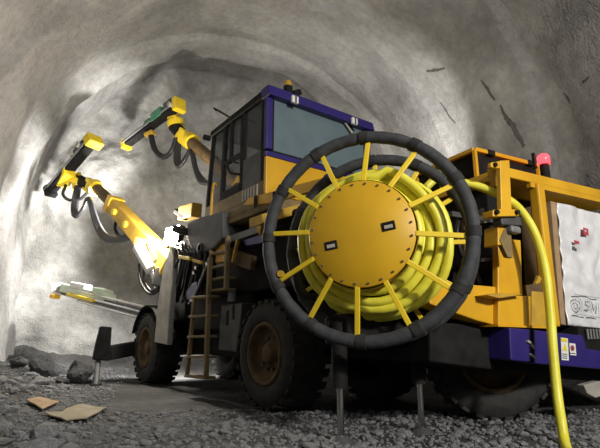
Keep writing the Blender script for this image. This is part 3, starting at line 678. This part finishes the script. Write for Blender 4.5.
for (u, v, dx, dy) in ((531, 345, 3, 3), (530, 354, 5, 4), (527, 341, 4, 2)):
    part(MB().beam(lq(u, v, .13), lq(u + dx, v + dy, .13), .02, .02, rn), 'coupling', 'palegrey', bl)
# rear wheels
dup(w0, J, None)
rw = [o for o in J.children if o.name.startswith('wheel')][-1]
c = L(on_z(531, 433)); 
rw.location = V((c.x, c.y, .64)) + ra * .55 + rc * .25; rw.rotation_euler = (0, 0, math.atan2(rc.y, rc.x) + R_(58))
# white flange low on the right
part(MB().prism([lq(u, v, .0) for u, v in ((584, 385), (600, 381), (612, 384), (612, 393), (596, 398), (588, 394))], ra * .08), 'tow_bracket', 'palegrey', bevel=.01)
# rear jacks
for (u, v, topv) in ((341, 440, 345), (422, 431, 340)):
    g = L(on_z(u, v)); jk = part(MB().cyl(g + UP * .42, V((g.x, g.y, .98)), .07), 'jack', 'black')
    part(MB().cyl(g + UP * .02, g + UP * .45, .030, seg=14), 'jack_rod', 'chrome', jk)
    part(MB().cyl(g - UP * .04, g + UP * .035, .15, .06, seg=18), 'jack_foot', 'darkgrey', jk)
g1 = L(on_z(341, 440)); g2 = L(on_z(422, 431))
part(MB().beam(KZ(g1, .92), KZ(g2, .92), .30, .26), 'jack_beam', 'black', bevel=.03)
part(MB().beam(KZ(g1, .90), V((.9, -.4, .95)), .25, .25), 'jack_arm', 'black', bevel=.03)
part(MB().beam(KZ(g2, .90), V((1.6, -1.4, .95)), .25, .25), 'jack_arm', 'black', bevel=.03)

# --- cable reel ---------------------------------------------------------------------------------
AH = math.radians(21); AX = V((math.sin(AH), math.cos(AH), 0)); AS = V((math.cos(AH), -math.sin(AH), 0))     # axis pointing away, disc's right
HF = at(363, 235, 3.9)                     # centre of the front hoop
RR = 0.88
def rl(rad, ang, dep): return L(HF + AX * dep + (AS * math.cos(ang) + UP * math.sin(ang)) * rad)
axl = JIR @ AX
PD = -.09; PR = .455                          # plate depth and radius
reel = part(MB().lathe(rl(0, 0, PD), -axl, [(-.02, .001), (-.02, PR), (.0, PR), (.008, PR - .008), (.008, .001)], 64), 'cable_reel', 'plate')
part(MB().lathe(rl(0, 0, PD + .02), axl, [(0, PR + .012), (.05, PR + .012), (.05, .40), (.5, .40), (.5, PR + .05), (.52, PR + .05), (.52, 0.001)], 48), 'drum', 'dirty_yellow', reel)
part(MB().cyl(rl(0, 0, .42), rl(0, 0, 1.05), .16), 'reel_shaft', 'black', reel)
bolt = part(MB().cyl(V((0, 0, 0)), -axl * .012, .009, seg=6), 'bolt', 'darkgrey', reel)
for k in range(24):
    o = bolt if k == 0 else bolt.copy()
    if k: COL.objects.link(o)
    o.location = rl(PR - .03, 2 * math.pi * (k + .5) / 24, PD - .008)
for (u, v) in ((331, 245.5), (388.5, 226)):
    c = L(on_plane(u, v, JM @ rl(0, 0, PD - .010), -AX)); sx = JIR @ AS; tx = (sx * math.cos(.15) + UP * math.sin(.15)); ty = (UP * math.cos(.15) - sx * math.sin(.15))
    lt = part(MB().beam(c - tx * .055, c + tx * .055, .012, .075, ty), 'latch', 'black', reel, .003)
    part(MB().beam(c - tx * .035 - axl * .012 - ty * .008, c + tx * .035 - axl * .012 - ty * .008, .012, .03, ty), 'latch_handle', 'palegrey', reel, .003)
for side, dep, Rh, rin, din in (('f', 0, RR, PR - .005, PD), ('r', .56, RR * .99, PR + .02, .50)):
    n = 144
    hp = [rl(Rh, 2 * math.pi * k / n, dep) for k in range(n)]
    rad = [.055 * (1 + .03 * math.sin(k * 1.7)) * (0.90 if k % 12 in (0,) else 1) for k in range(n)]
    part(MB().tube(hp, rad, 12, closed=True), 'hoop_sleeve', 'foam', reel)
    for k in range(12):
        an = R_(-5 + 30 * k + (0 if side == 'f' else 4))
        p, q = rl(rin, an, din), rl(Rh - .03, an, dep)
        part(MB().beam(p, q, .042, .024, axl), 'spoke', 'bright_yellow', reel, .005)
        a2_ = an + R_(2.5)
        part(MB().tube([rl(Rh, a2_ + R_(j), dep) for j in (-2.5, -1, 1, 2.5)], .062, 12), 'sleeve_tape', 'rubber', reel)
pipe([rl(.75, R_(200), .2), rl(.8, R_(215), .3), rl(.6, R_(230), .6)], .03, parent=reel)
part(MB().cyl(rl(.80, R_(202), -.05), rl(.80, R_(202), -.02), .03, seg=10), 'hoop_clamp', 'dirty_yellow', reel)
# arm that carries the reel
part(MB().beam(rl(0, 0, .95), V((1.6, -1.9, 1.25)), .3, .4), 'reel_arm', 'black', bevel=.03)
part(MB().box((rl(0, 0, .8).x - .2, rl(0, 0, .8).y - .1, .9), (rl(0, 0, .8).x + .25, rl(0, 0, .8).y + .35, rl(0, 0, .8).z + .2)), 'reel_stand', 'black', bevel=.03)

# --- the yellow power cable wound on the reel and hanging to the floor
cr = .040; path = []
layers = [(.465, .08, .46, 4.6), (.545, .44, .10, 3.5), (.622, .12, .46, 3.4), (.672, .45, .34, 1.2)]
rr_ = random.Random(11); an = R_(100)
for rad, d0, d1_, turns in layers:
    nst = int(turns * 48)
    for i in range(nst):
        t = i / nst; wob = .012 * math.sin(an * 2.3 + rad * 9) + .008 * math.sin(an * 5.1)
        path.append(JM @ rl(rad + wob, an, d0 + (d1_ - d0) * t + .012 * math.sin(an * 1.7))); an -= 2 * math.pi / 48
tail = [at(438, 176, 4.45), at(456, 181, 4.40), at(480, 187, 4.36)] + [JM @ lq(*p) for p in
        ((505, 198, .22), (521, 211, .26), (535, 234, .30), (545, 268, .32), (550, 310, .34), (553, 350, .36), (557, 392, .40), (561, 420, .46))]
gp = [on_z(566, 447, .02), on_z(578, 470, .02), on_z(600, 500, .02)]
full = path + crom([path[-1]] + tail + gp, 8)[1:]
b = MB(); b.tube(full, cr, 12)
cab_o = b.build('power_cable', 'cable')
tag(cab_o, 'thick yellow power cable coiled on the reel, its end hanging to the floor', 'cable')

# --- lamp behind the reel that lights the roof right of the cab
lq_ = lat(418, 186, 9.2)
l2 = part(MB().beam(lq_ - UP * .1, lq_, .3, .22), 'work_lamp', 'black', bevel=.02)
part(MB().beam(lq_, lq_ + UP * .02, .26, .18), 'lamp_lens', 'lens', l2)
part(MB().beam(lq_ - UP * .1, V((lq_.x, lq_.y, 2.0)), .06, .06), 'lamp_post', 'black', l2)
part(MB().box((lq_.x - .5, lq_.y - .4, 1.0), (lq_.x + .4, lq_.y + .5, 2.05)), 'compressor_housing', 'black', bevel=.04)
lamp('roof_lamp_light', JM @ (lq_ + UP * .12), 480, (1, .96, .90), .12, R_(120), BL.ray_cast(EYE, ray(385, 128).normalized())[0])

# ------------------------------------------------------------------ wrapped crate on the rear carriage
cp = [lq(u, v, .02) for u, v in ((556, 203), (640, 225), (640, 334), (566, 325))]
cp = [JM @ p for p in cp]
base = JM @ lq(566, 325, .02)
E_ = bpy.data.objects.new('wrapped_crate', None); COL.objects.link(E_); E_.location = base
tag(E_, 'tall crate wrapped in crinkled white plastic standing behind the yellow post', 'crate')
nU, nV = 50, 50; vs = []
for j in range(nV + 1):
    for i in range(nU + 1):
        a_ = i / nU; c_ = j / nV
        p = (cp[3] * (1 - a_) + cp[2] * a_) * (1 - c_) + (cp[0] * (1 - a_) + cp[1] * a_) * c_
        vs.append(p + RN * (noise.noise(p * 9) * .014 + abs(noise.noise(p * 4.2 + V((4, 1, 7)))) * .05) - base)
b = MB(); fs = [(j * (nU + 1) + i, j * (nU + 1) + i + 1, (j + 1) * (nU + 1) + i + 1, (j + 1) * (nU + 1) + i) for j in range(nV) for i in range(nU)]
b.add(vs, fs, True)
o = b.build('plastic_wrap', 'wrap', E_)
md = o.modifiers.new('thick', 'SOLIDIFY'); md.thickness = .012; md.offset = 0
b = MB().hexa([p - base + RA * .02 for p in cp], [p - base + RA * .40 for p in cp]); b.build('crate_body', 'wrap', E_)
side = [JM @ lq(u, v, .015) for u, v in ((550.5, 201), (556, 202.5), (566, 325), (561, 324))]
MB().prism([p - base for p in side], RA * .38).build('board_edge', 'card', E_)
def print_q(pts, m, name): MB().prism([JM @ lq(u, v, .075) - base for u, v in pts], RN * .003).build(name, m, E_)
print_q(((583, 227.5), (588, 229), (588.5, 236), (583.5, 234.5)), 'print_red', 'printed_mark')
print_q(((584.3, 229.6), (586.3, 230.2), (586.5, 232.4), (584.5, 231.8)), 'print_grey', 'printed_mark')
print_q(((574, 240), (579, 241.5), (579.3, 244.5), (574.3, 243)), 'print_red', 'printed_mark')
print_q(((574.6, 244), (579.4, 245.5), (579.6, 249.5), (575, 248)), 'print_grey', 'printed_mark')
pc = JM @ lq(578, 304, .076) - base
for r0, r1 in ((.062, .072), (.030, .040)):
    MB().lathe(pc, RN, [(0, r0), (.004, r0), (.004, r1), (0, r1)], 24, closed=True).build('printed_ring', 'print_grey', E_)
def stroke(px): MB().tube([JM @ lq(u, v, .076) - base for u, v in px], .006, 6).build('printed_stroke', 'print_grey', E_)
stroke([(589.5, 302), (586.5, 300.5), (586, 304), (589.5, 306.5), (589.2, 310), (586, 309)])
stroke([(591.5, 301.5), (593.8, 311), (596.5, 302.5)])
stroke([(598.5, 303), (598.9, 312)])
stroke([(575, 294.2), (599, 298)]); stroke([(575, 313.5), (587, 315.3)]); stroke([(589, 315.8), (599, 317.4)])

# ------------------------------------------------------------------ loose rock, stones, gravel, sheets
def rock_mesh(name, seed, m, sub=2, rough=.35, flat=.75):
    bm = bmesh.new(); bmesh.ops.create_icosphere(bm, subdivisions=sub, radius=1)
    for v in bm.verts:
        n = noise.noise(v.co * 1.3 + V((seed * 3.1, 0, seed))) * rough + noise.noise(v.co * 3.1 + V((0, seed * 2.3, 1))) * rough * .4
        q = v.co.normalized(); f = max(abs(q.x), abs(q.y), abs(q.z))
        v.co = q * (1 + n) * (0.85 + .15 / f); v.co.z *= flat
    me = bpy.data.meshes.new(name); bm.to_mesh(me); bm.free(); me.materials.append(M[m]); return me
RK = [rock_mesh('rock', i, 'rock', 3) for i in range(3)]
TAKEN = []
def free(p, r):
    for q, e in TAKEN:
        if (q.x - p.x) ** 2 + (q.y - p.y) ** 2 < (e + r) ** 2: return False
    TAKEN.append((V((p.x, p.y, 0)), r)); return True
def put(me, name, p, sc, rz, label, cat, group=None, sink=.55):
    o = bpy.data.objects.new(name, me); COL.objects.link(o); o.scale = sc; o.rotation_euler = (random.uniform(-.3, .3), random.uniform(-.3, .3), rz)
    o.location = (p.x, p.y, floor_h(p.x, p.y) + sc[2] * sink); tag(o, label, cat, group); return o
h = hit_floor(45, 377); put(RK[0], 'rock', h, (.27, .22, .33), .4, 'dark angular boulder nearest the bright left tunnel wall', 'rock')
h = hit_floor(79, 383); put(RK[1], 'rock', h, (.27, .2, .3), 1.9, 'dark angular boulder beside the front stabiliser foot', 'rock')
h = hit_floor(62, 384); put(RK[2], 'rock', h, (.12, .10, .08), .9, 'low dark rock lying between the two angular boulders', 'rock')
h = hit_floor(18, 366); put(RK[1], 'rock', h, (.16, .13, .12), 2.9, 'dark rock at the foot of the left tunnel wall by the picture edge', 'rock')
for h, r in ((hit_floor(45, 377), .36), (hit_floor(79, 383), .36), (hit_floor(62, 384), .25), (hit_floor(18, 366), .22)): free(h, r)
ST = [rock_mesh('stone', 20 + i, 'stone', 2, .4, .7) for i in range(5)]
rs = random.Random(5)
for k in range(170):
    u = rs.uniform(-5, 95) * rs.uniform(.3, 1); v = rs.uniform(376, 452); p = hit_floor(u, v)
    s_ = rs.choice((.04, .05, .06, .07, .09, .12)) * rs.uniform(.8, 1.25)
    if tcoord(p.x, p.y)[0] < -4.5 or not free(p, s_ * 1.25): continue
    if 398 < v < 428 and 22 < u < 112: continue
    put(ST[k % 5], 'stone', p, (s_ * rs.uniform(.8, 1.5), s_, s_ * rs.uniform(.6, 1)), rs.uniform(0, 6.28), 'broken grey stone in the rubble bank at the lower left', 'stone', 'stones of the rubble bank', .2)
for k in range(260):
    u = rs.uniform(110, 600); v = rs.uniform(414, 452); p = on_z(u, v)
    s_ = rs.uniform(.022, .05)
    if abs(u - 341) < 14 and v > 420 or abs(u - 422) < 14 or not free(p, s_ * 1.2) or abs(u - 566) < 14: continue
    put(ST[k % 5], 'stone', p, (s_ * rs.uniform(.9, 1.4), s_, s_ * .8), rs.uniform(0, 6.28), 'small grey stone on the gravel strip in the foreground', 'stone', 'stones of the gravel strip', .3)
# fine gravel that nobody could count
bm0 = bmesh.new(); bmesh.ops.create_icosphere(bm0, subdivisions=1, radius=1); bv = [v.co.copy() for v in bm0.verts]; bf = [tuple(v.index for v in f.verts) for f in bm0.faces]; bm0.free()
b = MB()
for k in range(11000):
    if k < 7500:
        x = rs.uniform(-3.0, 4.2); y = 3.3 + 2.6 * rs.random() ** 1.5
        if x < -.6 and rs.random() < .5: continue
    else:
        t = rs.uniform(-4.4, -2.2); w = rs.uniform(3.0, 13.0); p = tun(t, w, 0); x, y = p.x, p.y
    s_ = rs.uniform(.008, .026); a_ = rs.uniform(0, 6.28); c_, d_ = math.cos(a_), math.sin(a_); z = floor_h(x, y) + s_ * .3
    e = (rs.uniform(.7, 1.5), rs.uniform(.7, 1.2), rs.uniform(.5, .9))
    vs = []
    for q in bv:
        j = s_ * rs.uniform(.8, 1.15); X, Y_, Z = q.x * e[0] * j, q.y * e[1] * j, q.z * e[2] * j
        vs.append((x + X * c_ - Y_ * d_, y + X * d_ + Y_ * c_, z + Z))
    o_ = len(b.v); b.v += vs; b.f += [tuple(i + o_ for i in f) for f in bf]; b.sm += [False] * len(bf)
gv = b.build('gravel', 'gravel'); tag(gv, 'loose grey gravel strewn over the tunnel floor', 'gravel', kind='stuff')
# flattened cardboard and a dusty sheet on the rubble
def sheet(px, name, m, label, cat, lift=.03):
    P = [hit_floor(*p) for p in px]; c = sum(P, V()) / len(P)
    vs = []; n = len(P); rings = 5
    for r in range(rings + 1):
        for k in range(n * 4):
            e = P[k // 4].lerp(P[(k // 4 + 1) % n], (k % 4) / 4); q = c.lerp(e, r / rings)
            vs.append(V((q.x, q.y, max(floor_h(q.x, q.y) + lift * .4, (c.z + (q.z - c.z) * .9)) + lift + noise.noise(q * 4) * .025)))
    fs = [(r * n * 4 + k, r * n * 4 + (k + 1) % (n * 4), (r + 1) * n * 4 + (k + 1) % (n * 4), (r + 1) * n * 4 + k) for r in range(rings) for k in range(n * 4)]
    b = MB(); b.add(vs, fs); o = b.build(name, m); md = o.modifiers.new('thick', 'SOLIDIFY'); md.thickness = .012; md.offset = 0
    tag(o, label, cat)
sheet([(26, 404), (41, 400), (59, 405), (42, 413)], 'cardboard_sheet', 'card', 'flattened piece of brown cardboard lying on the left rubble', 'cardboard')
sheet([(44, 417), (62, 416), (80, 409), (108, 411), (86, 423), (66, 423)], 'dusty_sheet', 'sack', 'dusty beige sheet lying flat below the brown cardboard', 'sheet')
